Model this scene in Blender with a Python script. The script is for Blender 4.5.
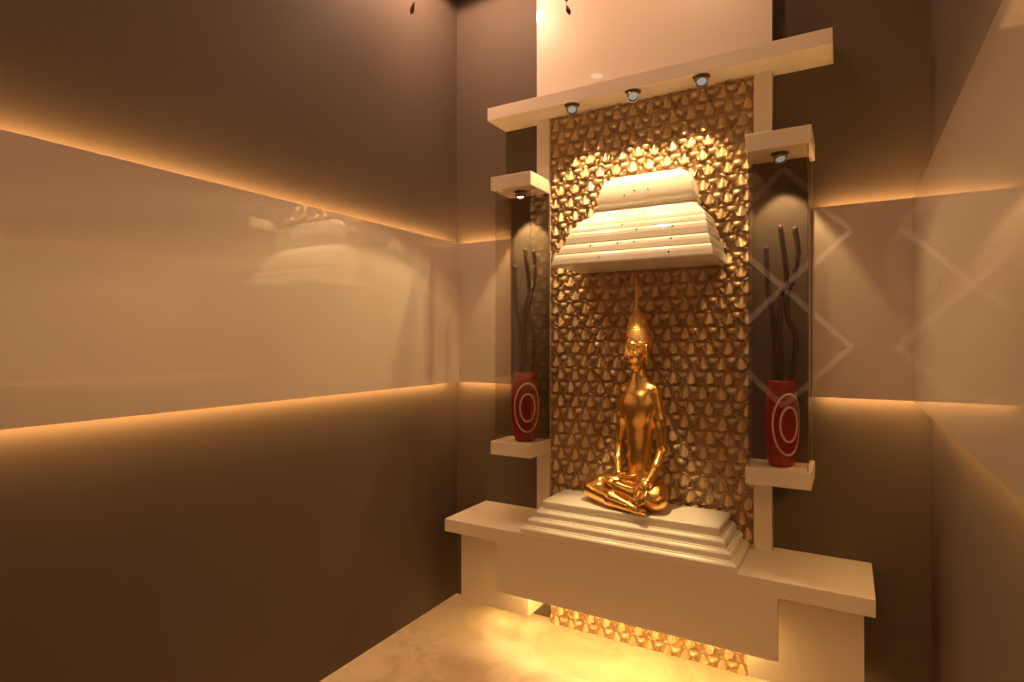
import bpy, bmesh, math, random
import numpy as np
from mathutils import Vector, Matrix

for o in list(bpy.data.objects):
    bpy.data.objects.remove(o)
SC = bpy.context.scene
COL = SC.collection
PI = math.pi
H = 1.5                      # eye height; plan measurements below are in eye heights
random.seed(7)

# ------------------------------------------------------------------ camera, world, exposure
cam_d = bpy.data.cameras.new('camera')
cam_d.sensor_fit = 'HORIZONTAL'
cam_d.sensor_width = 36.0
cam_d.lens = 36.0 * 582.0 / 1024.0
cam_d.clip_start = 0.02
cam = bpy.data.objects.new('camera', cam_d)
COL.objects.link(cam)
cam.location = (0, 0, H)
cam.rotation_euler = (PI / 2, 0, math.radians(30))
SC.camera = cam

w = bpy.data.worlds.new('world')
SC.world = w
w.use_nodes = True
w.node_tree.nodes['Background'].inputs[0].default_value = (1.0, 0.55, 0.3, 1)
w.node_tree.nodes['Background'].inputs[1].default_value = 0.0

SC.view_settings.view_transform = 'Standard'
SC.view_settings.look = 'None'
SC.view_settings.gamma = 1.0
SC.view_settings.use_curve_mapping = False
SC.view_settings.exposure = -0.42

WARM = (1.0, 0.57, 0.36)        # lamp colour of the ceiling downlights
GOLDL = (1.0, 0.68, 0.31)        # spots and led strips
P_DOWN = 8.0
P_SHELF = 28.0
P_CANOPY = 75.0
P_NICHE = 16.0
E_BAND = 53.0
E_ALTAR = 58.0

# ------------------------------------------------------------------ dimensions
XL, XR, YB, YR = -1.344 * H, 0.192 * H, 1.89 * H, -0.80 * H
ZC = 2.36 * H
CX = -0.577 * H                  # centre line of the shrine wall
YP = 1.845 * H                   # front of backdrop panel


def Z(rel):
    return H * (1 + rel)


# ------------------------------------------------------------------ helpers
def mesh_obj(name, bm, mat, parent=None, smooth=False, loc=None, weighted=False):
    me = bpy.data.meshes.new(name)
    bm.normal_update()
    bm.to_mesh(me)
    bm.free()
    mats = mat if isinstance(mat, (list, tuple)) else [mat]
    for m in mats:
        me.materials.append(m)
    if smooth:
        me.polygons.foreach_set('use_smooth', [True] * len(me.polygons))
    o = bpy.data.objects.new(name, me)
    COL.objects.link(o)
    if parent is not None:
        o.parent = parent
    if loc is not None:
        o.location = loc
    return o


def tag(o, label, cat, group=None):
    o['label'] = label
    o['category'] = cat
    if group:
        o['group'] = group
    return o


def thing(name, label, cat, loc=(0, 0, 0), rz=0.0, group=None):
    o = bpy.data.objects.new(name, None)
    o.empty_display_size = 0.1
    COL.objects.link(o)
    o.location = loc
    o.rotation_euler = (0, 0, rz)
    return tag(o, label, cat, group)


def struct(o):
    o['kind'] = 'structure'
    return o


def copy_tree(o, parent=None):
    c = o.copy()
    COL.objects.link(c)
    if parent is not None:
        c.parent = parent
    for ch in list(o.children):
        copy_tree(ch, c)
    return c


def add_box(bm, x0, x1, y0, y1, z0, z1, bevel=0.0, seg=2):
    vs = [bm.verts.new(p) for p in ((x0, y0, z0), (x1, y0, z0), (x1, y1, z0), (x0, y1, z0),
                                    (x0, y0, z1), (x1, y0, z1), (x1, y1, z1), (x0, y1, z1))]
    fs = [bm.faces.new([vs[i] for i in q]) for q in
          ((3, 2, 1, 0), (4, 5, 6, 7), (0, 1, 5, 4), (1, 2, 6, 5), (2, 3, 7, 6), (3, 0, 4, 7))]
    if bevel > 0:
        es = list({e for f in fs for e in f.edges})
        bmesh.ops.bevel(bm, geom=es, offset=bevel, segments=seg, profile=0.5, affect='EDGES')
    return bm


def box(*a, **k):
    return add_box(bmesh.new(), *a, **k)


def add_lathe(bm, prof, n=32, close_top=True, close_bottom=True, mtx=None):
    rings = []
    for r, z in prof:
        ring = []
        for k in range(n):
            t = 2 * PI * k / n
            p = Vector((r * math.cos(t), r * math.sin(t), z))
            if mtx is not None:
                p = mtx @ p
            ring.append(bm.verts.new(p))
        rings.append(ring)
    for a, b in zip(rings, rings[1:]):
        for k in range(n):
            bm.faces.new((a[k], a[(k + 1) % n], b[(k + 1) % n], b[k]))
    if close_bottom:
        bm.faces.new(list(reversed(rings[0])))
    if close_top:
        bm.faces.new(rings[-1])
    return bm


def catmull(pts, n=8):
    P = [Vector(p) for p in pts]
    P = [P[0] * 2 - P[1]] + P + [P[-1] * 2 - P[-2]]
    out = []
    for i in range(1, len(P) - 2):
        for k in range(n):
            t = k / n
            a, b, c, d = P[i - 1], P[i], P[i + 1], P[i + 2]
            out.append(0.5 * ((2 * b) + (c - a) * t + (2 * a - 5 * b + 4 * c - d) * t * t
                              + (3 * b - a - 3 * c + d) * t ** 3))
    out.append(P[-2])
    return out


def add_tube(bm, path, radius, n=10):
    path = [Vector(p) for p in path]
    rings = []
    up = Vector((0.3, 0.9, 0.2)).normalized()
    for i, p in enumerate(path):
        a = path[max(i - 1, 0)]
        b = path[min(i + 1, len(path) - 1)]
        t = (b - a).normalized()
        u = (up - t * up.dot(t)).normalized()
        v = t.cross(u)
        r = radius(i / (len(path) - 1)) if callable(radius) else radius
        rings.append([bm.verts.new(p + (u * math.cos(2 * PI * k / n) + v * math.sin(2 * PI * k / n)) * r)
                      for k in range(n)])
    for a, b in zip(rings, rings[1:]):
        for k in range(n):
            bm.faces.new((a[k], a[(k + 1) % n], b[(k + 1) % n], b[k]))
    bm.faces.new(list(reversed(rings[0])))
    bm.faces.new(rings[-1])
    return bm


# ------------------------------------------------------------------ materials
def principled(name, col, rough=0.5, metal=0.0, spec=0.5, coat=0.0, coat_rough=0.05, ior=1.5):
    m = bpy.data.materials.new(name)
    m.use_nodes = True
    b = m.node_tree.nodes['Principled BSDF']
    b.inputs['Base Color'].default_value = (*col, 1)
    b.inputs['Roughness'].default_value = rough
    b.inputs['Metallic'].default_value = metal
    b.inputs['IOR'].default_value = ior
    b.inputs['Specular IOR Level'].default_value = spec
    b.inputs['Coat Weight'].default_value = coat
    b.inputs['Coat Roughness'].default_value = coat_rough
    return m


def noise_tint(m, scale, lo, hi, detail=4.0, space='Object'):
    nt = m.node_tree
    b = nt.nodes['Principled BSDF']
    tc = nt.nodes.new('ShaderNodeTexCoord')
    no = nt.nodes.new('ShaderNodeTexNoise')
    no.inputs['Scale'].default_value = scale
    no.inputs['Detail'].default_value = detail
    ra = nt.nodes.new('ShaderNodeValToRGB')
    ra.color_ramp.elements[0].position = 0.3
    ra.color_ramp.elements[1].position = 0.7
    ra.color_ramp.elements[0].color = (*lo, 1)
    ra.color_ramp.elements[1].color = (*hi, 1)
    nt.links.new(tc.outputs[space], no.inputs['Vector'])
    nt.links.new(no.outputs['Fac'], ra.inputs['Fac'])
    nt.links.new(ra.outputs['Color'], b.inputs['Base Color'])
    return m


def bump(m, scale, strength, dist=0.01):
    nt = m.node_tree
    b = nt.nodes['Principled BSDF']
    tc = nt.nodes.new('ShaderNodeTexCoord')
    no = nt.nodes.new('ShaderNodeTexNoise')
    no.inputs['Scale'].default_value = scale
    no.inputs['Detail'].default_value = 3
    bu = nt.nodes.new('ShaderNodeBump')
    bu.inputs['Strength'].default_value = strength
    bu.inputs['Distance'].default_value = dist
    nt.links.new(tc.outputs['Object'], no.inputs['Vector'])
    nt.links.new(no.outputs['Fac'], bu.inputs['Height'])
    nt.links.new(bu.outputs['Normal'], b.inputs['Normal'])
    return m


M_WALL = principled('taupe_paint', (0.155, 0.12, 0.092), 0.6, spec=0.15)
noise_tint(M_WALL, 1.3, (0.119, 0.091, 0.071), (0.128, 0.099, 0.078))
M_CEIL = principled('ceiling_paint', (0.62, 0.56, 0.5), 0.7, spec=0.2)
M_BAND = principled('gloss_cream_laminate', (0.76, 0.665, 0.575), 0.35, spec=0.3, coat=1.0, coat_rough=0.012)
M_BAND.node_tree.nodes['Principled BSDF'].inputs['Coat IOR'].default_value = 1.95
M_BACK = principled('gloss_cream_backdrop', (0.78, 0.69, 0.585), 0.35, spec=0.3, coat=1.0, coat_rough=0.015)
M_SHELF = principled('cream_lacquer', (0.76, 0.675, 0.58), 0.35, spec=0.4, coat=0.3, coat_rough=0.08)
M_STONE = principled('cream_gloss_plaster', (0.78, 0.73, 0.63), 0.32, spec=0.35, coat=0.25, coat_rough=0.1)
M_DARK = principled('bronze_metal', (0.16, 0.10, 0.05), 0.4, metal=0.9)
M_CHROME = principled('chrome_metal', (0.62, 0.60, 0.57), 0.14, metal=1.0)
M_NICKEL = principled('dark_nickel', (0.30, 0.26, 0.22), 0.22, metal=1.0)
M_BRANCH = principled('dark_branch', (0.055, 0.026, 0.016), 0.6)
noise_tint(M_BRANCH, 60, (0.035, 0.018, 0.012), (0.085, 0.04, 0.022))
M_RING = principled('white_motif', (0.85, 0.72, 0.66), 0.4)
M_VASE = principled('red_glass', (0.46, 0.009, 0.009), 0.12, spec=0.5)
M_VASE.node_tree.nodes['Principled BSDF'].inputs['Transmission Weight'].default_value = 0.35
M_GOLD = principled('polished_gold', (0.95, 0.60, 0.20), 0.25, metal=1.0)
M_HAIR = principled('brushed_gold', (0.86, 0.54, 0.20), 0.45, metal=1.0)
M_LATTICE = principled('cream_lattice', (0.85, 0.8, 0.72), 0.5)
noise_tint(M_LATTICE, 30, (0.6, 0.55, 0.48), (0.9, 0.85, 0.78))


def emission(name, col, strength):
    m = bpy.data.materials.new(name)
    m.use_nodes = True
    nt = m.node_tree
    nt.nodes.remove(nt.nodes['Principled BSDF'])
    e = nt.nodes.new('ShaderNodeEmission')
    e.inputs[0].default_value = (*col, 1)
    e.inputs[1].default_value = strength
    nt.links.new(e.outputs[0], nt.nodes['Material Output'].inputs[0])
    return m


M_LED = emission('led_band', (1.0, 0.52, 0.17), E_BAND)
M_LEDA = emission('led_altar', (1.0, 0.62, 0.2), E_ALTAR)
M_LEDB = emission('led_side_box', (1.0, 0.62, 0.2), E_ALTAR * 0.75)
M_LENS = emission('lamp_lens', (1.0, 0.9, 0.8), 0.45)
M_LENSW = emission('lamp_lens_bright', (1.0, 0.85, 0.62), 9.0)
M_DOWNLENS = emission('downlight_lens', (1.0, 0.82, 0.6), 8.0)


def thin_glass(name, tint):
    m = bpy.data.materials.new(name)
    m.use_nodes = True
    nt = m.node_tree
    nt.nodes.remove(nt.nodes['Principled BSDF'])
    tr = nt.nodes.new('ShaderNodeBsdfTransparent')
    tr.inputs[0].default_value = (*tint, 1)
    gl = nt.nodes.new('ShaderNodeBsdfGlossy')
    gl.inputs['Roughness'].default_value = 0.01
    gl.inputs['Color'].default_value = (1, 1, 1, 1)
    lw = nt.nodes.new('ShaderNodeLayerWeight')
    pw = nt.nodes.new('ShaderNodeMath')
    pw.operation = 'POWER'
    pw.inputs[1].default_value = 5.0
    fr = nt.nodes.new('ShaderNodeMath')
    fr.operation = 'MULTIPLY_ADD'
    fr.inputs[1].default_value = 0.94
    fr.inputs[2].default_value = 0.045
    nt.links.new(lw.outputs['Facing'], pw.inputs[0])
    nt.links.new(pw.outputs[0], fr.inputs[0])
    mx = nt.nodes.new('ShaderNodeMixShader')
    nt.links.new(fr.outputs[0], mx.inputs[0])
    nt.links.new(tr.outputs[0], mx.inputs[1])
    nt.links.new(gl.outputs[0], mx.inputs[2])
    nt.links.new(mx.outputs[0], nt.nodes['Material Output'].inputs[0])
    return m


M_GLASS = thin_glass('bronze_tint_glass', (0.93, 0.90, 0.86))


def floor_mat():
    m = principled('beige_marble_floor', (0.6, 0.5, 0.4), 0.28, spec=0.45)
    nt = m.node_tree
    b = nt.nodes['Principled BSDF']
    tc = nt.nodes.new('ShaderNodeTexCoord')
    no = nt.nodes.new('ShaderNodeTexNoise')
    no.inputs['Scale'].default_value = 2.6
    no.inputs['Detail'].default_value = 9
    no.inputs['Roughness'].default_value = 0.62
    no.inputs['Distortion'].default_value = 1.4
    ra = nt.nodes.new('ShaderNodeValToRGB')
    els = ra.color_ramp.elements
    els[0].position = 0.28
    els[0].color = (0.50, 0.36, 0.24, 1)
    els[1].position = 0.72
    els[1].color = (0.80, 0.68, 0.53, 1)
    e = els.new(0.5)
    e.color = (0.70, 0.565, 0.42, 1)
    br = nt.nodes.new('ShaderNodeTexBrick')
    br.offset = 0.0
    br.inputs['Scale'].default_value = 1.0
    br.inputs['Brick Width'].default_value = 0.6
    br.inputs['Row Height'].default_value = 0.6
    br.inputs['Mortar Size'].default_value = 0.0018
    br.inputs['Mortar Smooth'].default_value = 0.2
    br.inputs['Color1'].default_value = (1, 1, 1, 1)
    br.inputs['Color2'].default_value = (0.95, 0.94, 0.92, 1)
    br.inputs['Mortar'].default_value = (0.78, 0.74, 0.7, 1)
    mu = nt.nodes.new('ShaderNodeMix')
    mu.data_type = 'RGBA'
    mu.blend_type = 'MULTIPLY'
    mu.inputs[0].default_value = 1.0
    nt.links.new(tc.outputs['Object'], no.inputs['Vector'])
    nt.links.new(tc.outputs['Object'], br.inputs['Vector'])
    nt.links.new(no.outputs['Fac'], ra.inputs['Fac'])
    nt.links.new(ra.outputs['Color'], mu.inputs[6])
    nt.links.new(br.outputs['Color'], mu.inputs[7])
    nt.links.new(mu.outputs[2], b.inputs['Base Color'])
    return m


def gilt(name, lo, hi, rough, metal):
    m = principled(name, hi, rough, metal=metal)
    return noise_tint(m, 30, lo, hi, 3)


M_FLOOR = floor_mat()
M_BUD_LIT = gilt('gilt_bud_lit', (0.64, 0.46, 0.26), (0.80, 0.60, 0.37), 0.38, 0.35)  # lightest gilt: brightness of the buds put into the colour
M_PETAL_MID = gilt('gilt_petal_mid', (0.56, 0.40, 0.23), (0.70, 0.52, 0.31), 0.4, 0.35)  # middle step between bright buds and shaded gaps
M_GAP_SHADE = gilt('gilt_gap_shade', (0.30, 0.19, 0.10), (0.44, 0.295, 0.165), 0.42, 0.35)  # darker gilt: shade in the gaps between buds painted as colour
M_MOSBASE = principled('relief_ground', (0.30, 0.19, 0.10), 0.5, metal=0.6)

# ------------------------------------------------------------------ room shell
T = 0.12
struct(mesh_obj('floor', box(XL - T, XR + T, YR - T, YB + T, -0.1, 0), M_FLOOR))
struct(mesh_obj('ceiling', box(XL - T, XR + T, YR - T, YB + T, ZC, ZC + 0.1), M_CEIL))
struct(mesh_obj('wall_left', box(XL - T, XL, YR - T, YB + T, 0, ZC), M_WALL))
struct(mesh_obj('wall_right', box(XR, XR + T, YR - T, YB + T, 0, ZC), M_WALL))
struct(mesh_obj('wall_back', box(XL, XR, YB, YB + T, 0, ZC), M_WALL))
struct(mesh_obj('wall_rear', box(XL, XR, YR - T, YR, 0, ZC), M_WALL))

# ------------------------------------------------------------------ glossy wall bands with led strips
PB = 0.045 * H
Z0, Z1 = Z(-0.1575), Z(0.3755)


def band(label, x0, x1, y0, y1, axis, wall):
    """a cream board standing off the wall; the led strips sit behind it along the top and bottom"""
    t = thing('wall_panel', label, 'wall panel', ((x0 + x1) / 2, (y0 + y1) / 2, Z0))
    cx, cy, _ = t.location
    bt = 0.022

    def rect(a0, a1, b0, b1, z0, z1, bev=0.0):   # a along the wall, b distance from the wall
        if axis == 'y':
            s = 1 if wall < (x0 + x1) / 2 else -1
            xa, xb = sorted((wall + s * b0, wall + s * b1))
            return box(xa - cx, xb - cx, a0 - cy, a1 - cy, z0 - Z0, z1 - Z0, bevel=bev)
        ya, yb = sorted((wall - b0, wall - b1))
        return box(a0 - cx, a1 - cx, ya - cy, yb - cy, z0 - Z0, z1 - Z0, bevel=bev)
    lo, hi = (y0, y1) if axis == 'y' else (x0, x1)
    mesh_obj('board', rect(lo, hi, PB - bt, PB, Z0, Z1, 0.0015), M_BAND, t)
    mesh_obj('backing_frame', rect(lo + 0.01, hi - 0.01, 0, PB - bt, Z0 + 0.012, Z1 - 0.012), M_SHELF, t)
    for z in (Z0 + 0.004, Z1 - 0.012):
        mesh_obj('led_strip', rect(lo + 0.03, hi - 0.03, 0.026, PB - bt - 0.002, z, z + 0.008), M_LED, t)
    return t


xe_l = -0.6200 * H * 1.845 + 0.0     # free end of the left back band
XBL = (-0.5 + 0.866 * 0.0) / 0.866 * YP
band('glossy cream panel running along the left wall', XL, XL + PB, YR + 0.3, YB - PB - 0.001, 'y', XL)
band('narrow cream panel on the back wall left of the glass case', XL + 0.001, XBL, YB - PB, YB, 'x', YB)
XBR = 2 * CX - XBL
band('narrow cream panel on the back wall right of the glass case', XBR, XR - 0.001, YB - PB, YB, 'x', YB)
band('glossy cream panel running along the right wall', XR - PB, XR, YR + 0.3, YB - PB - 0.001, 'y', XR)

# ------------------------------------------------------------------ backdrop panel and gold relief
HB = 0.3856 * H
HM = 0.336 * H
z_shelf0, z_shelf1 = Z(0.788), Z(0.833)
bm = bmesh.new()
add_box(bm, -HB, HB, 0, YB - YP, z_shelf0, ZC - 0.001)
add_box(bm, -HB, -HM, 0, YB - YP, Z(-0.6135) + 0.0005, z_shelf0)
add_box(bm, HM, HB, 0, YB - YP, Z(-0.6135) + 0.0005, z_shelf0)
bmesh.ops.remove_doubles(bm, verts=bm.verts, dist=1e-5)
t = mesh_obj('backdrop_panel', bm, M_BACK, loc=(CX, YP, 0))
tag(t, 'tall glossy cream panel framing the gold relief and rising to the ceiling', 'wall panel')


def relief():
    root = thing('relief_panel', 'tall gold scale-textured relief panel behind the seated figure', 'relief panel', (CX, YP, 0))
    zt = z_shelf0 - 0.001
    mesh_obj('backing', box(-HM + 0.0005, HM - 0.0005, 0.0245, YB - YP - 0.001, 0.0, zt), M_MOSBASE, root)
    nx = 12
    a = 2 * HM / nx
    rowh = 0.069
    rng = np.random.default_rng(3)
    res = 0.0042
    gx = np.linspace(-HM, HM, int(2 * HM / res) + 1)
    gz = np.linspace(0.0, zt, int(zt / res) + 1)
    X, Zg = np.meshgrid(gx, gz, indexing='ij')
    hgt = np.zeros_like(X)
    kind = np.zeros(X.shape, np.int32)              # 0 ground and seeds (painted shade), 1 petals, 2 buds (painted bright)
    hx, hz = gx[1] - gx[0], gz[1] - gz[0]

    def put(cx_, cz_, rx, rz_, fn, kd=0):
        i0, i1 = max(0, int((cx_ - rx + HM) / hx)), min(len(gx), int((cx_ + rx + HM) / hx) + 2)
        k0, k1 = max(0, int((cz_ - rz_) / hz)), min(len(gz), int((cz_ + rz_) / hz) + 2)
        if i0 >= i1 or k0 >= k1:
            return
        v = fn(X[i0:i1, k0:k1] - cx_, Zg[i0:i1, k0:k1] - cz_)
        kind[i0:i1, k0:k1] = np.where(v > hgt[i0:i1, k0:k1], kd, kind[i0:i1, k0:k1])
        hgt[i0:i1, k0:k1] = np.maximum(hgt[i0:i1, k0:k1], v)

    def bud(hh, sk):
        """pointed bud: sharp tip above, full belly below, leaning outward at the foot"""
        def f(x, z):
            t = (z + 0.026) / 0.056                     # 0 foot .. 1 tip
            wdt = 0.024 * np.clip(1.10 - t, 0, 1) ** 0.75 * np.clip(t * 6, 0, 1)
            e = np.abs(x - sk * z) / np.maximum(wdt, 1e-4)
            return np.where((t > 0) & (t < 1) & (e < 1), hh * (1 - e ** 1.6) * (1.0 - 0.75 * t), 0)
        return f

    def petal(hh):
        """half-round petal, flat to the top"""
        def f(x, z):
            r = np.sqrt((x / 0.021) ** 2 + ((z - .006) / 0.020) ** 2)
            lean = np.clip(0.75 - (z - .006) / 0.028, 0.1, 1.3)
            return np.where((r < 1) & (z < 0.012), hh * lean * (1 - r ** 2.2), 0)
        return f

    def seed(hh, ang, ln, wd):
        ca, sa = math.cos(ang), math.sin(ang)

        def f(x, z):
            u, v = x * ca + z * sa, -x * sa + z * ca
            e = np.abs(u) / wd + (np.abs(v) / ln) ** 2
            return np.where(e < 1, hh * (1 - e), 0)
        return f
    for j in range(-1, int(zt / rowh) + 3):
        off = (0.32 if j % 2 else 0.0) * a - 0.16 * a
        for i in range(-1, nx + 2):
            ox, oz = -HM + (i + 0.5) * a + off, j * rowh + 0.01
            q = lambda s_: float(rng.uniform(-s_, s_))
            put(ox + q(.003), oz + q(.003), .03, .034, bud(.025 + q(.003), q(.15)), 2)
            put(ox + .5 * a + q(.003), oz + .020 + q(.004), .024, .024, petal(.018 + q(.003)), 1)
            put(ox + .5 * a + q(.004), oz - .016 + q(.004), .03, .03, seed(.010 + q(.003), q(.25), .022, .012))
            put(ox + .27 * a + q(.003), oz - .004 + q(.006), .03, .03, seed(.0095 + q(.004), -.35 + q(.3), .024, .009))
            put(ox - .27 * a + q(.003), oz - .004 + q(.006), .03, .03, seed(.0095 + q(.004), .35 + q(.3), .024, .009))
            put(ox + q(.004), oz + .040 + q(.004), .03, .02, seed(.010 + q(.004), 1.4 + q(.4), .020, .010))
    N0, N1 = X.shape
    co = np.stack([X, 0.022 - hgt, Zg], -1).reshape(-1, 3)
    ii = np.arange(N0 * N1).reshape(N0, N1)
    qd = np.stack([ii[:-1, :-1], ii[1:, :-1], ii[1:, 1:], ii[:-1, 1:]], -1).reshape(-1, 4)
    me = bpy.data.meshes.new('scale_relief')
    me.from_pydata(co.tolist(), [], qd.tolist())
    for m in (M_GAP_SHADE, M_PETAL_MID, M_BUD_LIT):
        me.materials.append(m)
    me.polygons.foreach_set('material_index', kind[:-1, :-1].reshape(-1).tolist())
    o = bpy.data.objects.new('scale_relief', me)
    COL.objects.link(o)
    o.parent = root
    return root


relief()

# ------------------------------------------------------------------ lamp fixtures


def spot_light(name, loc, target, power, size, blend, parent, col=GOLDL, radius=0.012):
    L = bpy.data.lights.new(name, 'SPOT')
    L.energy = power
    L.color = col
    L.spot_size = math.radians(size)
    L.spot_blend = blend
    L.shadow_soft_size = radius
    o = bpy.data.objects.new(name, L)
    COL.objects.link(o)
    d = Vector(target) - Vector(loc)
    o.rotation_euler = d.to_track_quat('-Z', 'Y').to_euler()
    o.location = Vector(loc) - (Vector(parent.location) if parent is not None else Vector((0, 0, 0)))
    if parent is not None:
        o.parent = parent
    return o


def gimbal(loc, aim, label, r=0.024, group=None, power=10, size=70, blend=0.15, lens=M_LENS, target=None):
    """small ceiling spot: flange, tilted chrome head, lens"""
    root = thing('spotlight', label, 'spotlight', loc, 0, group)
    bm = bmesh.new()
    add_lathe(bm, [(r * 0.6, -0.004), (r * 1.25, -0.004), (r * 1.35, 0.0), (r * 0.6, 0.0)], 28, False, False)
    mesh_obj('flange', bm, M_DARK, root, True)
    d = Vector(aim).normalized()
    q = Vector((0, 0, -1)).rotation_difference(d).to_matrix().to_4x4()
    mt = Matrix.Translation((0, 0, -0.012)) @ q
    bm = bmesh.new()
    prof = [(r * 0.55, 0.018), (r * 0.95, 0.010), (r, -0.006), (r, -0.022), (r * 0.93, -0.024), (r * 0.74, -0.019), (r * 0.70, -0.014)]
    add_lathe(bm, prof, 28, False, True, mt)
    mesh_obj('head', bm, M_NICKEL, root, True)
    bm = bmesh.new()
    add_lathe(bm, [(r * 0.69, -0.0145), (r * 0.5, -0.0175), (r * 0.2, -0.019)], 24, True, False, mt)
    mesh_obj('lens', bm, lens, root, True)
    p = Vector(loc) + Vector((0, 0, -0.012)) + d * 0.034
    tg = Vector(target) if target is not None else p + d
    spot_light('lamp', p, tg, power, size, blend, root)
    return root


def notched(hw, yf, hn, yn, z0, z1):
    """slab against the wall with a notch in its back edge"""
    bm = bmesh.new()
    pts = [(-hw, yf - YB), (hw, yf - YB), (hw, 0), (hn, 0), (hn, yn - YB), (-hn, yn - YB), (-hn, 0), (-hw, 0)]
    lo = [bm.verts.new((x, y, z0)) for x, y in pts]
    hi = [bm.verts.new((x, y, z1)) for x, y in pts]
    bm.faces.new(list(reversed(lo)))
    bm.faces.new(hi)
    n = len(pts)
    for k in range(n):
        bm.faces.new((lo[k], lo[(k + 1) % n], hi[(k + 1) % n], hi[k]))
    bmesh.ops.bevel(bm, geom=list(bm.edges), offset=0.0015, segments=1, affect='EDGES')
    return bm


# long shelf over the relief
bm = notched(0.5415 * H, 1.761 * H, HB + 0.0005, YP - 0.0005, 0, 0.045 * H)
tag(mesh_obj('light_shelf', bm, M_SHELF, loc=(CX, YB, z_shelf0)),
    'long cream shelf box across the top of the relief panel', 'shelf')
for k, nm in ((-1, 'left of the three chrome spotlights under the long top shelf'),
              (0, 'middle of the three chrome spotlights under the long top shelf'),
              (1, 'right of the three chrome spotlights under the long top shelf')):
    lx = CX - 0.012 * H + k * 0.21 * H
    ly = 1.785 * H
    gimbal((lx, ly, z_shelf0), (0.25, -0.55, -1.0), nm, 0.029, 'shelf spotlights', P_SHELF, 106, 0.09,
           target=(lx - k * 0.17, ly - 0.34, z_shelf0 - 0.95))

# ------------------------------------------------------------------ canopy over the figure
CCX = -0.5525 * H


def tier(bm, hw, yf, z0, z1, yb, lip=0.004, groove=0.008, gh=0.006):
    """one moulding: recessed fillet at the foot, rounded upper edge"""
    add_box(bm, -hw, hw, yf, yb, z0, z1, bevel=lip, seg=3)


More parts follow.
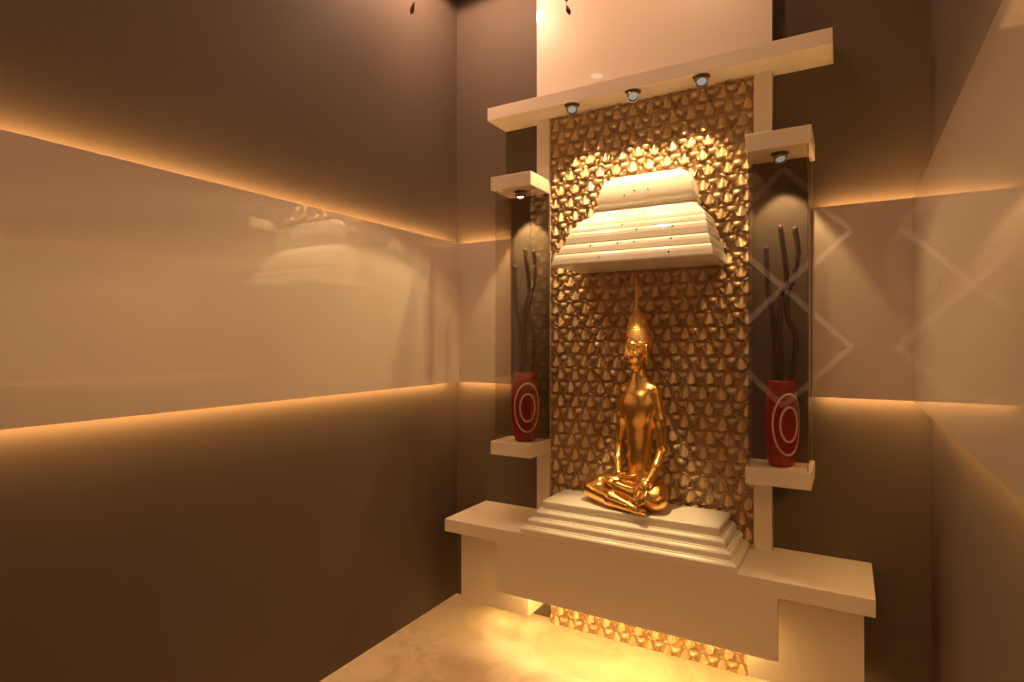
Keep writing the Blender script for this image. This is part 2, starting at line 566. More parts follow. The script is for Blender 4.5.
def canopy():
    y_back = YP - 0.002
    root = thing('shrine_canopy', 'white stepped dome canopy hanging on the relief above the golden figure', 'canopy', (CCX, y_back, Z(0.231)))
    hz = lambda r: (r - 0.231) * H
    # half width, front y (eye heights), bottom, top
    def frustum(hb, ht, yb_, yt_, z0, z1, r=0.004):
        bm = bmesh.new()
        yF0, yF1 = yb_ * H - y_back, yt_ * H - y_back
        hb, ht = hb * H, ht * H
        pr = []
        n = 5
        # profile in t (0 foot .. 1 head) with a rounded crown
        zs = [(0.0, 0.0), (0.12, 0.0), (0.55, 0.30), (0.80, 0.55), (0.93, 0.80), (1.0, 1.0)]
        rings = []
        for tz, ti in zs:
            hx = hb + (ht - hb) * ti
            yf = yF0 + (yF1 - yF0) * ti
            z = hz(z0) + (hz(z1) - hz(z0)) * tz
            rings.append([bm.verts.new(p) for p in ((-hx, yf, z), (hx, yf, z), (hx, 0, z), (-hx, 0, z))])
        for a, b in zip(rings, rings[1:]):
            for k in range(4):
                bm.faces.new((a[k], a[(k + 1) % 4], b[(k + 1) % 4], b[k]))
        bm.faces.new(list(reversed(rings[0])))
        bm.faces.new(rings[-1])
        return bm
    steps = [(.2400, .2290, 1.615, 1.637, .231, .2665), (.2290, .2165, 1.640, 1.662, .2665, .299),
             (.2180, .2060, 1.665, 1.687, .299, .3400), (.2085, .2000, 1.690, 1.705, .3400, .3600)]
    for i, s in enumerate(steps):
        o = mesh_obj('tier', frustum(*s), M_STONE, root)
    # concave neck
    bm = bmesh.new()
    prof = [(.202, 1.706, .360), (.197, 1.712, .372), (.188, 1.724, .384), (.176, 1.742, .394), (.166, 1.758, .404), (.160, 1.768, .416), (.158, 1.772, .424)]
    dome = [(.162, 1.766, .424), (.162, 1.766, .431), (.154, 1.778, .433), (.1545, 1.777, .445), (.153, 1.778, .462), (.150, 1.781, .478), (.145, 1.785, .493), (.137, 1.791, .507),
            (.127, 1.799, .519), (.114, 1.809, .528), (.098, 1.821, .5345), (.080, 1.832, .537)]
    for nm, pf in (('neck', prof), ('dome', dome)):
        bm = bmesh.new()
        rings = []
        for hw, yf, z in pf:
            hw, yf, z = hw * H, yf * H - y_back, hz(z)
            rings.append([bm.verts.new(p) for p in ((-hw, yf, z), (hw, yf, z), (hw, 0, z), (-hw, 0, z))])
        for a, b in zip(rings, rings[1:]):
            for k in range(4):
                f = bm.faces.new((a[k], a[(k + 1) % 4], b[(k + 1) % 4], b[k]))
        bm.faces.new(list(reversed(rings[0])))
        bm.faces.new(rings[-1])
        bmesh.ops.bevel(bm, geom=[e for e in bm.edges if abs(e.verts[0].co.z - e.verts[1].co.z) > 1e-4 and e.verts[0].co.y < -1e-4],
                        offset=0.006, segments=2, affect='EDGES')
        o = mesh_obj(nm, bm, M_STONE, root, True)
        o.data.set_sharp_from_angle(angle=math.radians(38))
    # small dark dots standing in for spot-head reflections on the glossy mouldings
    from mathutils.bvhtree import BVHTree
    vs, fs = [], []
    for ch in root.children:
        b0 = len(vs)
        vs += [v.co + root.location for v in ch.data.vertices]
        fs += [[b0 + i for i in p.vertices] for p in ch.data.polygons]
    tree = BVHTree.FromPolygons(vs, fs)
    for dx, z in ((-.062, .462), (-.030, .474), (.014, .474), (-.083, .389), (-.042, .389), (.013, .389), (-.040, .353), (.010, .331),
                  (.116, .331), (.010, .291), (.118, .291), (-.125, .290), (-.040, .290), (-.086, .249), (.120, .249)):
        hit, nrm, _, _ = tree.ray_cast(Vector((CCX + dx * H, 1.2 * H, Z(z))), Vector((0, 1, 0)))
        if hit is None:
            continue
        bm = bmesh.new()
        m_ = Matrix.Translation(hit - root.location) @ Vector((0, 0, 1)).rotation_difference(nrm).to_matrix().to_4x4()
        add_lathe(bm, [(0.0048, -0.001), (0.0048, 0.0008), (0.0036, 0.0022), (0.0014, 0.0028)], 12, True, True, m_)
        mesh_obj('reflection_dot', bm, M_NICKEL, root, True)
    # recessed lamp in the underside, shining on the figure
    bm = bmesh.new()
    add_lathe(bm, [(0.026, -0.0025), (0.031, -0.0025), (0.031, 0.0)], 24, False, False)
    o = mesh_obj('downlight_ring', bm, M_STONE, root, True, loc=(-0.01 * H, -0.185 * H, -0.0002))
    spot_light('downlight', (CCX - 0.01 * H, y_back - 0.185 * H, Z(0.231) - 0.012), (CCX - 0.014 * H, y_back - 0.15 * H, 0.7), P_CANOPY, 46, 0.7, root, radius=0.02)
    return root


canopy()

# ------------------------------------------------------------------ altar
YF = 1.624 * H
ZS = Z(-0.6135)


def altar():
    root = thing('altar_bench', 'long cream altar bench with hanging front apron and floating side boxes', 'altar', (CX + 0.002 * H, YB, 0))
    ox = CX + 0.002 * H
    slab_t = 0.043 * H
    mesh_obj('countertop', notched(0.632 * H, YF, HM + 0.003, YP - 0.003, ZS - slab_t, ZS), M_SHELF, root)
    mesh_obj('front_apron', box(-0.42 * H, 0.42 * H, YF - YB, YF - YB + 0.03, 0.18 * H, ZS - slab_t + 0.001, bevel=0.001), M_SHELF, root)
    for s in (-1, 1):
        x0, x1 = sorted((s * 0.61 * H, s * 0.340 * H))
        mesh_obj('side_box', box(x0, x1, 1.694 * H - YB, 0, 0.088 * H, ZS - slab_t, bevel=0.001), M_SHELF, root)
    # led strips: behind the apron foot and beneath the two boxes
    mesh_obj('led_strip', box(-0.33 * H, 0.33 * H, YF - YB + 0.045, YF - YB + 0.075, 0.205 * H, 0.218 * H), M_LEDA, root)
    mesh_obj('apron_rail', box(-0.34 * H, 0.34 * H, YF - YB + 0.03, YF - YB + 0.08, 0.218 * H, 0.25 * H), M_SHELF, root)
    for s in (-1, 1):
        x0, x1 = sorted((s * 0.57 * H, s * 0.35 * H))
        mesh_obj('led_strip', box(x0, x1, 1.785 * H - YB, 1.785 * H - YB + 0.014, 0.088 * H - 0.006, 0.088 * H), M_LEDB, root)
    return root


altar()


def plinth():
    yb = YP - 0.003
    root = thing('stepped_plinth', 'stepped cream plinth of four layers under the golden figure', 'plinth', (CX - 0.003 * H, yb, ZS))
    n = 4
    th = 0.0247 * H
    for k in range(n):
        hw = (0.3275 - 0.0180 * k) * H
        yf = (1.6245 + 0.0165 * k) * H - yb
        z0, z1 = th * k, th * (k + 1)
        bm = bmesh.new()
        prof = [(0.0, 0.0), (0.0, 0.55), (-0.002, 0.66), (-0.006, 0.78), (-0.012, 0.88), (-0.014, 1.0)]
        if k == n - 1:
            prof = [(-0.004, 0.0), (-0.004, 0.30), (0.0, 0.42), (0.001, 0.7), (0.0, 0.92), (-0.003, 1.0)]
        rings = []
        for dx, tz in prof:
            hx, y, z = hw + dx, yf - dx, z0 + (z1 - z0) * tz
            rings.append([bm.verts.new(p) for p in ((-hx, y, z), (hx, y, z), (hx, 0, z), (-hx, 0, z))])
        for a, b in zip(rings, rings[1:]):
            for i in range(4):
                bm.faces.new((a[i], a[(i + 1) % 4], b[(i + 1) % 4], b[i]))
        bm.faces.new(list(reversed(rings[0])))
        bm.faces.new(rings[-1])
        mesh_obj('tier', bm, M_STONE, root)
    return root


plinth()
ZPL = ZS + 4 * 0.0247 * H

# ------------------------------------------------------------------ golden seated figure (one blended surface)


class Field:
    def __init__(self, lo, hi, h):
        self.lo, self.h = np.array(lo, float), h
        self.n = np.ceil((np.array(hi) - np.array(lo)) / h).astype(int) + 1
        self.f = np.full(self.n, 1.0, np.float32)

    def region(self, lo, hi):
        i0 = np.clip(np.floor((np.array(lo) - self.lo) / self.h).astype(int), 0, self.n - 1)
        i1 = np.clip(np.ceil((np.array(hi) - self.lo) / self.h).astype(int) + 1, 1, self.n)
        ax = [self.lo[k] + self.h * np.arange(i0[k], i1[k]) for k in range(3)]
        g = np.meshgrid(*ax, indexing='ij')
        return (slice(i0[0], i1[0]), slice(i0[1], i1[1]), slice(i0[2], i1[2])), g

    def blend(self, sl, d, k, sub=False):
        a = self.f[sl]
        if sub:
            d = -d
            m = np.maximum(a, d)
            e = np.maximum(k - np.abs(a - d), 0) / k
            self.f[sl] = m + e * e * k * 0.25
        else:
            m = np.minimum(a, d)
            e = np.maximum(k - np.abs(a - d), 0) / k
            self.f[sl] = m - e * e * k * 0.25

    def cone(self, p, q, r1, r2, k=0.012, sub=False):
        p, q = np.array(p, float), np.array(q, float)
        R = max(r1, r2) + k + 0.02
        sl, (X, Y, Zg) = self.region(np.minimum(p, q) - R, np.maximum(p, q) + R)
        v = q - p
        L2 = v.dot(v) + 1e-9
        t = np.clip(((X - p[0]) * v[0] + (Y - p[1]) * v[1] + (Zg - p[2]) * v[2]) / L2, 0, 1)
        d = np.sqrt((X - p[0] - t * v[0]) ** 2 + (Y - p[1] - t * v[1]) ** 2 + (Zg - p[2] - t * v[2]) ** 2) - (r1 + (r2 - r1) * t)
        self.blend(sl, d.astype(np.float32), k, sub)

    def chain(self, pts, rs, k=0.012):
        for i in range(len(pts) - 1):
            self.cone(pts[i], pts[i + 1], rs[i], rs[i + 1], k)

    def ell(self, c, r, k=0.012, sub=False, rot=None):
        c, r = np.array(c, float), np.array(r, float)
        R = r.max() + k + 0.02
        sl, (X, Y, Zg) = self.region(c - R, c + R)
        X, Y, Zg = X - c[0], Y - c[1], Zg - c[2]
        if rot is not None:
            m = np.array(rot.to_3x3().transposed())
            X, Y, Zg = (m[0, 0] * X + m[0, 1] * Y + m[0, 2] * Zg, m[1, 0] * X + m[1, 1] * Y + m[1, 2] * Zg,
                        m[2, 0] * X + m[2, 1] * Y + m[2, 2] * Zg)
        k0 = np.sqrt((X / r[0]) ** 2 + (Y / r[1]) ** 2 + (Zg / r[2]) ** 2)
        k1 = np.sqrt((X / r[0] ** 2) ** 2 + (Y / r[1] ** 2) ** 2 + (Zg / r[2] ** 2) ** 2) + 1e-9
        d = k0 * (k0 - 1) / k1
        self.blend(sl, d.astype(np.float32), k, sub)

    def cut_below(self, z):
        zz = self.lo[2] + self.h * np.arange(self.n[2])
        self.f = np.maximum(self.f, (z - zz)[None, None, :].astype(np.float32))

    def mesh(self):
        """surface nets"""
        f = self.f
        s = f < 0
        nx, ny, nz = f.shape
        cnt = np.zeros((nx - 1, ny - 1, nz - 1), np.float32)
        acc = np.zeros((nx - 1, ny - 1, nz - 1, 3), np.float32)
        offs = [(i, j, k) for i in (0, 1) for j in (0, 1) for k in (0, 1)]

        def sub(o):
            return (slice(o[0], nx - 1 + o[0]), slice(o[1], ny - 1 + o[1]), slice(o[2], nz - 1 + o[2]))
        for a in offs:
            for ax in range(3):
                if a[ax]:
                    continue
                b = list(a)
                b[ax] = 1
                fa, fb = f[sub(a)], f[sub(b)]
                cross = (fa < 0) != (fb < 0)
                den = np.where(cross, fa - fb, 1.0)
                t = np.where(cross, fa / den, 0)
                for d in range(3):
                    acc[..., d] += np.where(cross, a[d] + (t if d == ax else 0), 0)
                cnt += cross
        act = cnt > 0
        idx = np.full(act.shape, -1, np.int64)
        idx[act] = np.arange(act.sum())
        ijk = np.argwhere(act)
        V = (ijk + acc[act] / cnt[act][:, None]) * self.h + self.lo
        F = []
        for ax in range(3):
            o1, o2 = [(1, 2), (2, 0), (0, 1)][ax]
            a = s[tuple(slice(0, -1) if d == ax else slice(None) for d in range(3))]
            b = s[tuple(slice(1, None) if d == ax else slice(None) for d in range(3))]
            cr = np.argwhere(a != b)
            ok = (cr[:, o1] > 0) & (cr[:, o2] > 0) & (cr[:, o1] < f.shape[o1] - 1) & (cr[:, o2] < f.shape[o2] - 1)
            cr = cr[ok]
            inside = a[tuple(cr.T)]
            e1 = np.zeros(3, int)
            e1[o1] = 1
            e2 = np.zeros(3, int)
            e2[o2] = 1
            q = [idx[tuple((cr - d).T)] for d in (e1 + e2, e2, 0 * e1, e1)]
            q = np.stack(q, 1)
            q[~inside] = q[~inside][:, ::-1]
            F.append(q)
        F = np.concatenate(F)
        F = F[(F >= 0).all(1)]
        return V, F


def field_obj(name, fl, mat, parent, smooth_it=2):
    V, F = fl.mesh()
    # light smoothing
    ii = np.concatenate([F[:, [0, 1]], F[:, [1, 2]], F[:, [2, 3]], F[:, [3, 0]]])
    for _ in range(smooth_it):
        S = np.zeros_like(V)
        C = np.zeros(len(V))
        np.add.at(S, ii[:, 0], V[ii[:, 1]])
        np.add.at(C, ii[:, 0], 1)
        V = V * 0.5 + 0.5 * S / np.maximum(C, 1)[:, None]
    me = bpy.data.meshes.new(name)
    me.from_pydata(V.tolist(), [], F.tolist())
    me.polygons.foreach_set('use_smooth', [True] * len(me.polygons))
    me.materials.append(mat)
    me.update()
    o = bpy.data.objects.new(name, me)
    COL.objects.link(o)
    o.parent = parent
    return o


HEAD_C = Vector((0.0, 0.0, 0.73))
HEAD_R = Matrix.Rotation(math.radians(-24), 4, 'Z') @ Matrix.Rotation(math.radians(6), 4, 'X')


def hd(x, y, z):
    """head-local point (relative to the head centre) to figure space"""
    p = HEAD_C + HEAD_R @ Vector((x, y, z))
    return (p.x, p.y, p.z)


def figure():
    root = thing('seated_statue', 'polished golden statue of a cross-legged meditating figure with a spired crown on the plinth', 'statue',
                 (-0.5695 * H, 1.772 * H, ZPL), math.radians(-10))
    F = Field((-0.25, -0.20, -0.012), (0.25, 0.13, 0.87), 0.003)
    # trunk
    F.ell((0, .025, .085), (.100, .072, .085), .03)
    F.ell((0, .020, .190), (.055, .044, .090), .03)
    F.ell((0, .018, .300), (.048, .038, .120), .05)
    F.ell((0, .016, .370), (.055, .041, .090), .05)
    F.ell((0, .014, .438), (.064, .047, .100), .045)
    F.ell((0, .016, .512), (.066, .045, .055), .04)
    for s in (-1, 1):
        F.ell((s * .028, -.016, .470), (.042, .020, .050), .05)      # chest
        F.cone((0, .018, .572), (s * .060, .018, .546), .032, .030, .035)   # shoulder line
    F.cone((0, .018, .555), (0, .008, .66), .036, .028, .03)               # neck
    # head
    F.ell(hd(0, .006, .030), (.053, .062, .072), .02, rot=HEAD_R)
    F.ell(hd(0, -.010, -.020), (.043, .050, .058), .02, rot=HEAD_R)
    F.ell(hd(0, -.032, -.066), (.024, .022, .022), .022, rot=HEAD_R)      # chin
    F.cone(hd(0, -.060, .022), hd(0, -.073, -.014), .006, .0095, .010)    # nose
    for s in (-1, 1):
        F.ell(hd(s * .006, -.066, -.017), (.007, .007, .006), .006)       # nostril wings
        F.chain([hd(s * .006, -.057, .026), hd(s * .022, -.0505, .034), hd(s * .040, -.034, .026)], [.004, .0045, .004], .010)  # brows
        F.ell(hd(s * .021, -.046, .012), (.012, .0115, .0075), .008)        # lidded eyes
        F.cone(hd(s * .012, -.0585, .0085), hd(s * .030, -.0515, .0075), .0016, .0016, .003, sub=True)
        F.ell(hd(s * .030, -.040, -.022), (.016, .015, .018), .020)       # cheeks
        F.ell(hd(s * .056, .010, .000), (.009, .018, .030), .006)         # ears with long lobes
        F.cone(hd(s * .055, .008, -.020), hd(s * .052, .006, -.060), .009, .008, .008)
    F.cone(hd(-.013, -.056, -.034), hd(.013, -.056, -.034), .0058, .0058, .005)
    F.cone(hd(-.010, -.055, -.044), hd(.010, -.055, -.044), .0062, .0062, .004)
    F.cone(hd(-.018, -.062, -.039), hd(.018, -.062, -.039), .0015, .0015, .003, sub=True)
    # arms: left in the picture rests in the lap
    F.chain([(-.074, .020, .534), (-.096, .028, .41), (-.112, .032, .275)], [.031, .027, .022], .018)
    F.chain([(-.112, .032, .275), (-.100, -.010, .210), (-.070, -.055, .152)], [.022, .021, .014], .012)
    F.chain([(.074, .020, .534), (.096, .028, .41), (.110, .026, .270)], [.031, .027, .022], .018)
    F.chain([(.110, .026, .270), (.108, -.030, .205), (.092, -.088, .140)], [.022, .020, .014], .012)
    # thighs and shins
    F.chain([(-.070, .020, .075), (-.176, -.030, .066), (-.208, -.050, .056)], [.066, .056, .049], .02)
    F.chain([(.070, .020, .075), (.102, -.030, .068), (.116, -.055, .056)], [.066, .056, .049], .02)
    F.chain([(-.206, -.054, .052), (-.080, -.104, .040), (.020, -.124, .028)], [.048, .040, .024], .010)
    F.chain([(.020, -.124, .028), (.065, -.127, .020), (.096, -.124, .014)], [.022, .018, .012], .010)
    F.chain([(.114, -.058, .058), (.050, -.098, .080), (-.050, -.092, .100)], [.048, .038, .025], .008)
    F.chain([(-.050, -.092, .100), (-.095, -.080, .110), (-.125, -.070, .114)], [.023, .019, .013], .010)
    for j in range(5):                                            # toes of the upper foot
        y = -.094 + j * .0125
        F.cone((-.124, y, .118 - j * .002), (-.145 + abs(j - 1) * .003, y, .119 - j * .002), .0068, .0055, .003)
    for j in range(5):                                            # toes of the lower foot
        y = -.146 + j * .010
        F.cone((.090, y, .013 + j * .002), (.112 - j * .004, y, .011 + j * .002), .0062, .005, .003)
    # lap hand, palm up
    F.ell((-.040, -.074, .148), (.034, .024, .013), .010)
    for j in range(4):
        y0 = -.092 + j * .0125
        F.chain([(-.018, y0, .150), (.004, y0 + .001, .152), (.022 - abs(j - 1.3) * .004, y0 + .003, .157)], [.0072, .0066, .0055], .003)
    F.chain([(-.055, -.088, .156), (-.036, -.098, .164), (-.014, -.100, .168)], [.0085, .0075, .006], .004)
    # other hand hangs over the shin, fingers down
    F.ell((.089, -.112, .122), (.024, .015, .030), .010, rot=Matrix.Rotation(math.radians(-25), 4, 'X'))
    for j in range(4):
        x0 = .072 + j * .0125
        l = [.0, .008, .005, -.006][j]
        F.chain([(x0, -.124, .104), (x0 - .001, -.142, .082 - l), (x0 - .002, -.145, .056 - l)], [.0072, .0066, .0055], .003)
    F.chain([(.070, -.106, .130), (.058, -.124, .112), (.054, -.134, .094)], [.0085, .0075, .006], .004)
    # folded sash over the lap and across the chest
    F.cut_below(0.0)
    field_obj('body', F, M_GOLD, root, 3)

    # crown of curls, rising to a flame finial
    G = Field((-0.10, -0.11, 0.68), (0.10, 0.11, 0.96), 0.0026)
    G.ell(hd(0, .012, .040), (.0565, .060, .068), .012, rot=HEAD_R)
    G.cone(hd(0, .012, .085), hd(0, .014, .130), .050, .040, .03)
    G.cone(hd(0, .014, .130), hd(0, .014, .182), .034, .0115, .02)
    G.ell(hd(0, .014, .190), (.0145, .0145, .014), .006)
    G.ell(hd(0, -.078, -.010), (.064, .056, .086), .006, sub=True, rot=HEAD_R)
    rr = random.Random(5)
    for lvl in range(15):
        z = -.01 + lvl * .0115
        if z < .105:
            e = max(0.05, 1 - ((z - .040) / .070) ** 2) ** 0.5
            rx, ry = .0565 * e, .060 * e
            if z > .07:
                rx, ry = max(rx, .0525 - (z - .07) * .16), max(ry, .0525 - (z - .07) * .16)
        else:
            rx = ry = .0485 - (z - .095) * .34
        n = max(8, int(2 * PI * rx / .0115))
        for k in range(n):
            t_ = 2 * PI * (k + 0.5 * (lvl % 2)) / n
            x, y = rx * math.sin(t_), .012 - ry * math.cos(t_)
            if y < -.020 and z < .085:
                continue
            G.ell(hd(x, y, z), (.0062, .0062, .0062), .003)
    field_obj('hair', G, M_HAIR, root, 1)
    bm = bmesh.new()
    b = Vector(hd(0, .014, .196))
    add_lathe(bm, [(.009, 0), (.0085, .006), (.0050, .012), (.0062, .022), (.0068, .034), (.0052, .060), (.0036, .10), (.0022, .145), (.0008, .172)], 16,
              mtx=Matrix.Translation(b))
    o = mesh_obj('spire', bm, M_HAIR, root, True)
    return root


figure()

# ------------------------------------------------------------------ side niches: hood, glass case, shelf, vase, branches
NF = 1.700 * H
NT = 0.045 * H


def niche(side):
    lr = 'left' if side < 0 else 'right'
    xo = CX + side * (0.4895 if side < 0 else 0.4945) * H       # outer end
    xi = CX + side * 0.3330 * H       # inner end, lapping over the backdrop panel
    x0, x1 = min(xo, xi), max(xo, xi)
    cx = (x0 + x1) / 2
    zs = Z(-0.345)
    zh = Z(0.519)

    def lap_box(name, z, hgt, label, cat, mat=None, NF=NF, x0=x0, x1=x1):
        bm = bmesh.new()
        # L-shaped plan: reaches the wall outside, stops at the backdrop panel inside
        xe = CX + side * HB
        pts = [(x0, NF), (x1, NF), (x1, YP if side < 0 else YB), None, None, (x0, YB if side < 0 else YP)]
        if side < 0:
            pts = [(x0, NF), (x1, NF), (x1, YP - 0.0005), (xe - 0.0005, YP - 0.0005), (xe - 0.0005, YB), (x0, YB)]
        else:
            pts = [(x0, NF), (x1, NF), (x1, YB), (xe + 0.0005, YB), (xe + 0.0005, YP - 0.0005), (x0, YP - 0.0005)]
        lo = [bm.verts.new((p[0] - cx, p[1] - YB, 0)) for p in pts]
        hi = [bm.verts.new((p[0] - cx, p[1] - YB, hgt)) for p in pts]
        bm.faces.new(list(reversed(lo)))
        bm.faces.new(hi)
        for k in range(6):
            bm.faces.new((lo[k], lo[(k + 1) % 6], hi[(k + 1) % 6], hi[k]))
        bmesh.ops.bevel(bm, geom=list(bm.edges), offset=0.0012, segments=1, affect='EDGES')
        o = mesh_obj(name, bm, mat or M_SHELF, loc=(cx, YB, z))
        return tag(o, label, cat)
    lap_box('wall_shelf', zs - NT, NT, 'small cream shelf under the %s glass case, holding a red vase' % lr, 'shelf')
    lap_box('lamp_hood', zh, 0.0455 * H, 'small cream box on top of the %s glass case' % lr, 'shelf')
    bx = (XBL + 0.001, xi) if side < 0 else (xi, XBR - 0.001)
    lap_box('back_board', zs + 0.0005, zh - zs - 0.001, 'brown board behind the vase in the %s glass case' % lr, 'board', M_WALL, YP - 0.014, *bx)
    # glass case
    root = thing('glass_case', 'tall clear glass case around the %s red vase' % lr, 'glass case', (cx, YB, zs))
    g = 0.006
    hgt = zh - zs - 0.001
    m = 0.010
    if side < 0:
        ga, gb = x0 + 0.020, x1 - 0.006
    else:
        ga, gb = x0 + 0.010, x1 - 0.010
    fy = NF + m
    mesh_obj('front_pane', box(ga - cx, gb - cx, fy - YB, fy + g - YB, 0.0005, hgt), M_GLASS, root)
    ye_in, ye_out = YP - 0.015, YB - PB - 0.001
    for sx, a in ((-1, ga), (1, gb - g)):
        ye = ye_in if sx == -side else ye_out
        mesh_obj('side_pane', box(a - cx, a + g - cx, fy + g + 0.0005 - YB, ye - YB, 0.0005, hgt), M_GLASS, root)
    # lamp
    lx = cx + (0.004 if side < 0 else 0.0)
    ly = 1.765 * H
    gimbal((lx, ly, zh), (0.25, -0.5, -1.0) if side > 0 else (0.1, -0.1, -1), 'chrome spotlight inside the top of the %s glass case' % lr,
           0.027, 'glass case spotlights', P_NICHE * (1.5 if side < 0 else 1.0), 70, 0.35, lens=M_LENSW if side < 0 else M_LENS,
           target=(lx, ly + 0.22, zh - 1.0))
    return cx, zs


VH = 0.237 * H
VPROF = [(0.70, 0.0), (0.76, 0.02), (0.86, 0.14), (0.95, 0.30), (1.0, 0.50), (0.99, 0.66), (0.94, 0.82), (0.86, 0.94), (0.82, 1.0)]
VR = 0.0455 * H
VA, VB = 1.08, 0.72          # oval plan


def vr(z):
    t = z / VH
    for (r0, t0), (r1, t1) in zip(VPROF, VPROF[1:]):
        if t <= t1:
            return VR * (r0 + (r1 - r0) * (t - t0) / (t1 - t0))
    return VR * VPROF[-1][0]


def ring_mesh(bz, al, width, zc):
    bm = bmesh.new()
    n = 56
    rows = []
    for k in range(n):
        t = 2 * PI * k / n
        row = []
        for e in (-1, 1):
            f = 1 + e * width / 2
            z = zc + (bz + e * 0.0042) * math.sin(t)
            a = (al + e * 0.0042 / VR) * math.cos(t)
            for off in (0.0004, 0.0018):
                r = vr(z) + off
                row.append(bm.verts.new((VA * r * math.sin(a), -VB * r * math.cos(a), z)))
        rows.append(row)
    for a, b in zip(rows, rows[1:] + rows[:1]):
        bm.faces.new((a[1], b[1], b[3], a[3]))
        bm.faces.new((a[0], a[2], b[2], b[0]))
        bm.faces.new((a[0], b[0], b[1], a[1]))
        bm.faces.new((a[2], a[3], b[3], b[2]))
    bmesh.ops.recalc_face_normals(bm, faces=bm.faces)
    return bm


def vase_thing(loc, label):
    root = thing('vase', label, 'vase', loc, math.radians(43), 'red ring-patterned vases')
    bm = bmesh.new()
    wall = 0.005
    zs = [VH * k / 36 for k in range(37)]
    outer = [(vr(z), z) for z in zs]
    outer[0] = (vr(0) - 0.003, 0.0)
    inner = [(vr(z) - wall, z) for z in reversed(zs) if z > 0.012]
    prof = outer + inner + [(0.004, 0.012)]
    add_lathe(bm, prof, 44, True, True, Matrix.Diagonal((VA, VB, 1, 1)))
    mesh_obj('body', bm, M_VASE, root, True)
    mesh_obj('ring_motif', ring_mesh(0.083 * H, math.radians(58), 0.1, 0.117 * H), M_RING, root, True)
    mesh_obj('ring_motif', ring_mesh(0.047 * H, math.radians(32), 0.1, 0.117 * H), M_RING, root, True)
    return root


def branch(base, pts, label, r0=0.0115):
    path = catmull(pts, 9)
    rr = random.Random(int(abs(pts[-1][0] * 1e4)) % 977)
    path = [p + Vector((rr.uniform(-1, 1), rr.uniform(-1, 1), 0)) * 0.0006 for p in path]
    bm = bmesh.new()
    add_tube(bm, path, lambda t: r0 * min(0.72 + t, 1.08 - 0.16 * t), 10)
    o = mesh_obj('branch', bm, M_BRANCH, None, True, loc=base)
    return tag(o, label, 'branch', 'curly branches in the red vases')


BR = {
    'outer': [(-.034, .002, .018), (-.032, .002, .16), (-.027, .0, .33), (-.024, -.003, .45), (-.032, -.006, .60), (-.052, -.008, .73), (-.056, -.010, .83), (-.058, -.008, .91)],
    'mid': [(-.010, .006, .018), (-.010, .006, .20), (-.004, .008, .33), (-.006, .010, .46), (-.010, .010, .585), (-.004, .010, .70), (.017, .010, .775), (.010, .008, .87), (-.007, .008, 1.0)],
    'low': [(.013, -.006, .018), (.010, -.010, .18), (.010, -.012, .33), (-.010, -.014, .44), (-.012, -.012, .52), (-.004, -.012, .60), (-.006, -.012, .70)],
    'inner': [(.034, .002, .018), (.032, .002, .17), (.030, .002, .317), (.046, .002, .422), (.054, .0, .527), (.028, .0, .600), (.018, .0, .678), (.040, -.002, .771), (.062, -.002, .876), (.049, -.002, .985)],
}
for side in (-1, 1):
    lr = 'left' if side < 0 else 'right'
    cx, zs = niche(side)
    vx = cx + (0.030 if side < 0 else 0.006)
    vy = (NF + YP) / 2 - 0.004
    vase_thing((vx, vy, zs), 'red vase with white concentric rings in the %s glass case' % lr)
    desc = {'outer': 'dark branch leaning to the left in the %s vase',
            'mid': 'tallest dark branch rising from the centre of the %s vase',
            'low': 'shortest dark branch standing in the %s vase',
            'inner': 'wavy dark branch curling to the right in the %s vase'}
    for nm in ('outer', 'mid', 'low', 'inner'):
        branch((vx, vy, zs), BR[nm], desc[nm] % lr)

# ------------------------------------------------------------------ ceiling downlights


def downlight(x, y, label, power, size=150, blend=0.6, aim=None):
    root = thing('ceiling_downlight', label, 'downlight', (x, y, ZC), 0, 'ceiling downlights')
    bm = bmesh.new()
    add_lathe(bm, [(0.050, -0.001), (0.052, -0.006), (0.062, -0.008), (0.066, -0.004), (0.066, 0.0)], 36, False, False)
    mesh_obj('trim_ring', bm, M_SHELF, root, True)
    bm = bmesh.new()
    add_lathe(bm, [(0.0495, -0.0025), (0.03, -0.004), (0.01, -0.0045)], 32, True, False)
    mesh_obj('lens', bm, M_DOWNLENS, root, True)
    spot_light('lamp', (x, y, ZC - 0.02), aim or (x, y, 0), power, size, blend, root, WARM, 0.05)
    return root


downlight(-1.128 * H, 1.57 * H, 'ceiling downlight in the back left corner above the altar', P_DOWN * 8.5, 174, 0.08)
downlight(-1.115 * H, 0.89 * H, 'ceiling downlight along the left wall, second from the altar', P_DOWN * 0.35, 100)
downlight(-0.42 * H, 1.50 * H, 'added fill downlight in front of the shrine wall', P_DOWN * 2.0, 165)  # unseen lamp added to brighten the upper backdrop panel
downlight(-0.576 * H, 0.35 * H, 'added fill downlight over the middle of the room', P_DOWN * 4.2, 160)  # unseen lamp added as general fill for walls and panels
downlight(-0.20 * H, 0.20 * H, 'added downlight turned towards the lattice on the rear wall', P_DOWN * 52.0, 48, 0.4, (-0.37 * H, YR, 1.36 * H))  # unseen lamp added so the lattice shows up in the reflections

# ------------------------------------------------------------------ hanging leaf drops


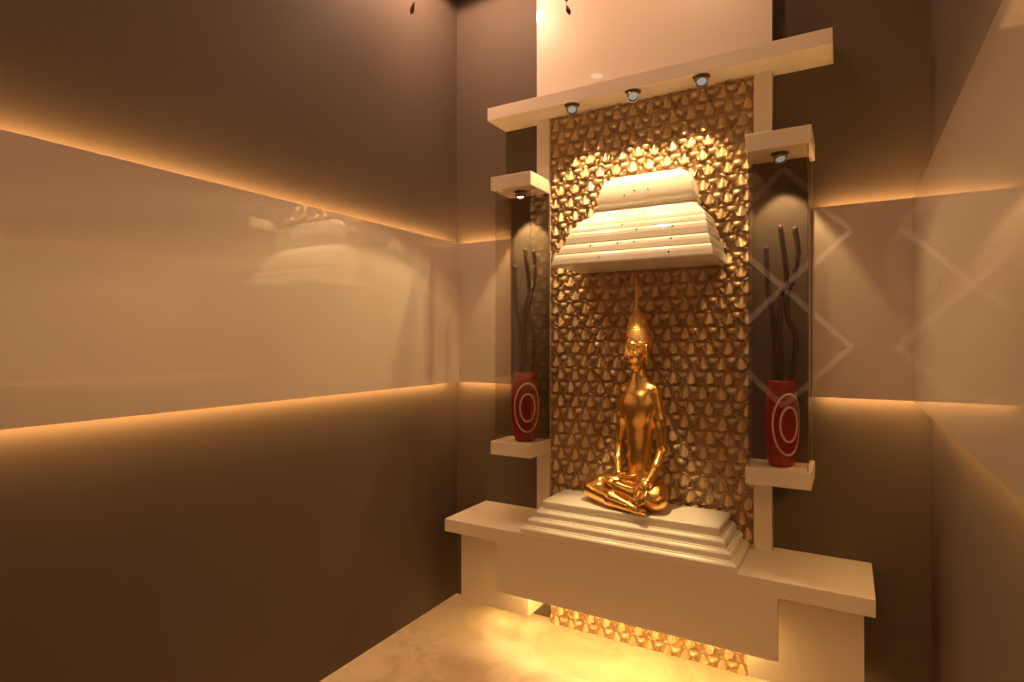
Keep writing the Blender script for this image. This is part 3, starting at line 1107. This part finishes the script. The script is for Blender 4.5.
def pendant(x, y, zb, label, lean):
    root = thing('hanging_ornament', label, 'hanging ornament', (x, y, zb), 0, 'hanging leaf drops')
    bm = bmesh.new()
    tl = Matrix.Rotation(lean, 4, 'Y')
    add_lathe(bm, [(0.0006, 0), (0.005, 0.006), (0.0085, 0.016), (0.0085, 0.024), (0.005, 0.036), (0.0022, 0.044)], 16, mtx=tl)
    top = tl @ Vector((0, 0, 0.044))
    mesh_obj('drop', bm, M_DARK, root, True)
    bm = bmesh.new()
    add_lathe(bm, [(0.001, 0.056), (0.006, 0.060), (0.007, 0.067), (0.005, 0.074), (0.001, 0.078)], 14, mtx=Matrix.Translation((top.x, 0, 0)))
    mesh_obj('bead', bm, M_DARK, root, True)
    bm = bmesh.new()
    add_tube(bm, [(top.x, 0, 0.042), (top.x, 0, 0.3), (top.x, 0, ZC - zb)], 0.0008, 6)
    mesh_obj('cord', bm, M_DARK, root, True)


def at(px, py, d):
    """a room point on the ray through a photo pixel at a given forward distance"""
    u, v = (px - 512) / 582, (341 - py) / 582
    c, s = math.cos(math.radians(30)), 0.5
    return (d * (-s + c * u), d * (c + s * u), H + d * v)


p = at(570, 15, 1.5 * H)
pendant(p[0], p[1], p[2], 'small dark leaf drop hanging in front of the cream panel above the long shelf', -0.35)
p = at(411, 14.5, 1.5 * H)
pendant(p[0], p[1], p[2], 'small dark leaf drop hanging near the brown left wall', 0.35)

# ------------------------------------------------------------------ lattice screen on the rear wall (seen mirrored in the right glass case)


def lattice():
    R = (2 * YP - YR)
    xc, zc = -0.0823 * R, H + 0.078 * R
    hd_ = 0.39 * H
    root = thing('lattice_screen', 'cream diamond lattice screen on the rear wall', 'screen', (xc, YR + 0.002, zc))
    w_ = 0.055
    for sx in (-1, 1):
        bm = box(-hd_ * 1.4142, hd_ * 1.4142, 0.0, 0.03 + 0.002 * sx, -w_ / 2, w_ / 2, bevel=0.003)
        bmesh.ops.transform(bm, matrix=Matrix.Rotation(sx * PI / 4, 4, 'Y'), verts=bm.verts)
        mesh_obj('diagonal_bar', bm, M_LATTICE, root)
    for sz in (-1, 1):
        for sx in (-1, 1):
            bm = box(-hd_ * .7071, hd_ * .7071, 0.0, 0.0265 + 0.0006 * sx, -w_ / 2, w_ / 2, bevel=0.003)
            bmesh.ops.transform(bm, matrix=Matrix.Translation((sx * hd_ / 2, 0, sz * 1.5 * hd_)) @ Matrix.Rotation(sx * sz * PI / 4, 4, 'Y'), verts=bm.verts)
            mesh_obj('diagonal_bar', bm, M_LATTICE, root)
    return root


lattice()
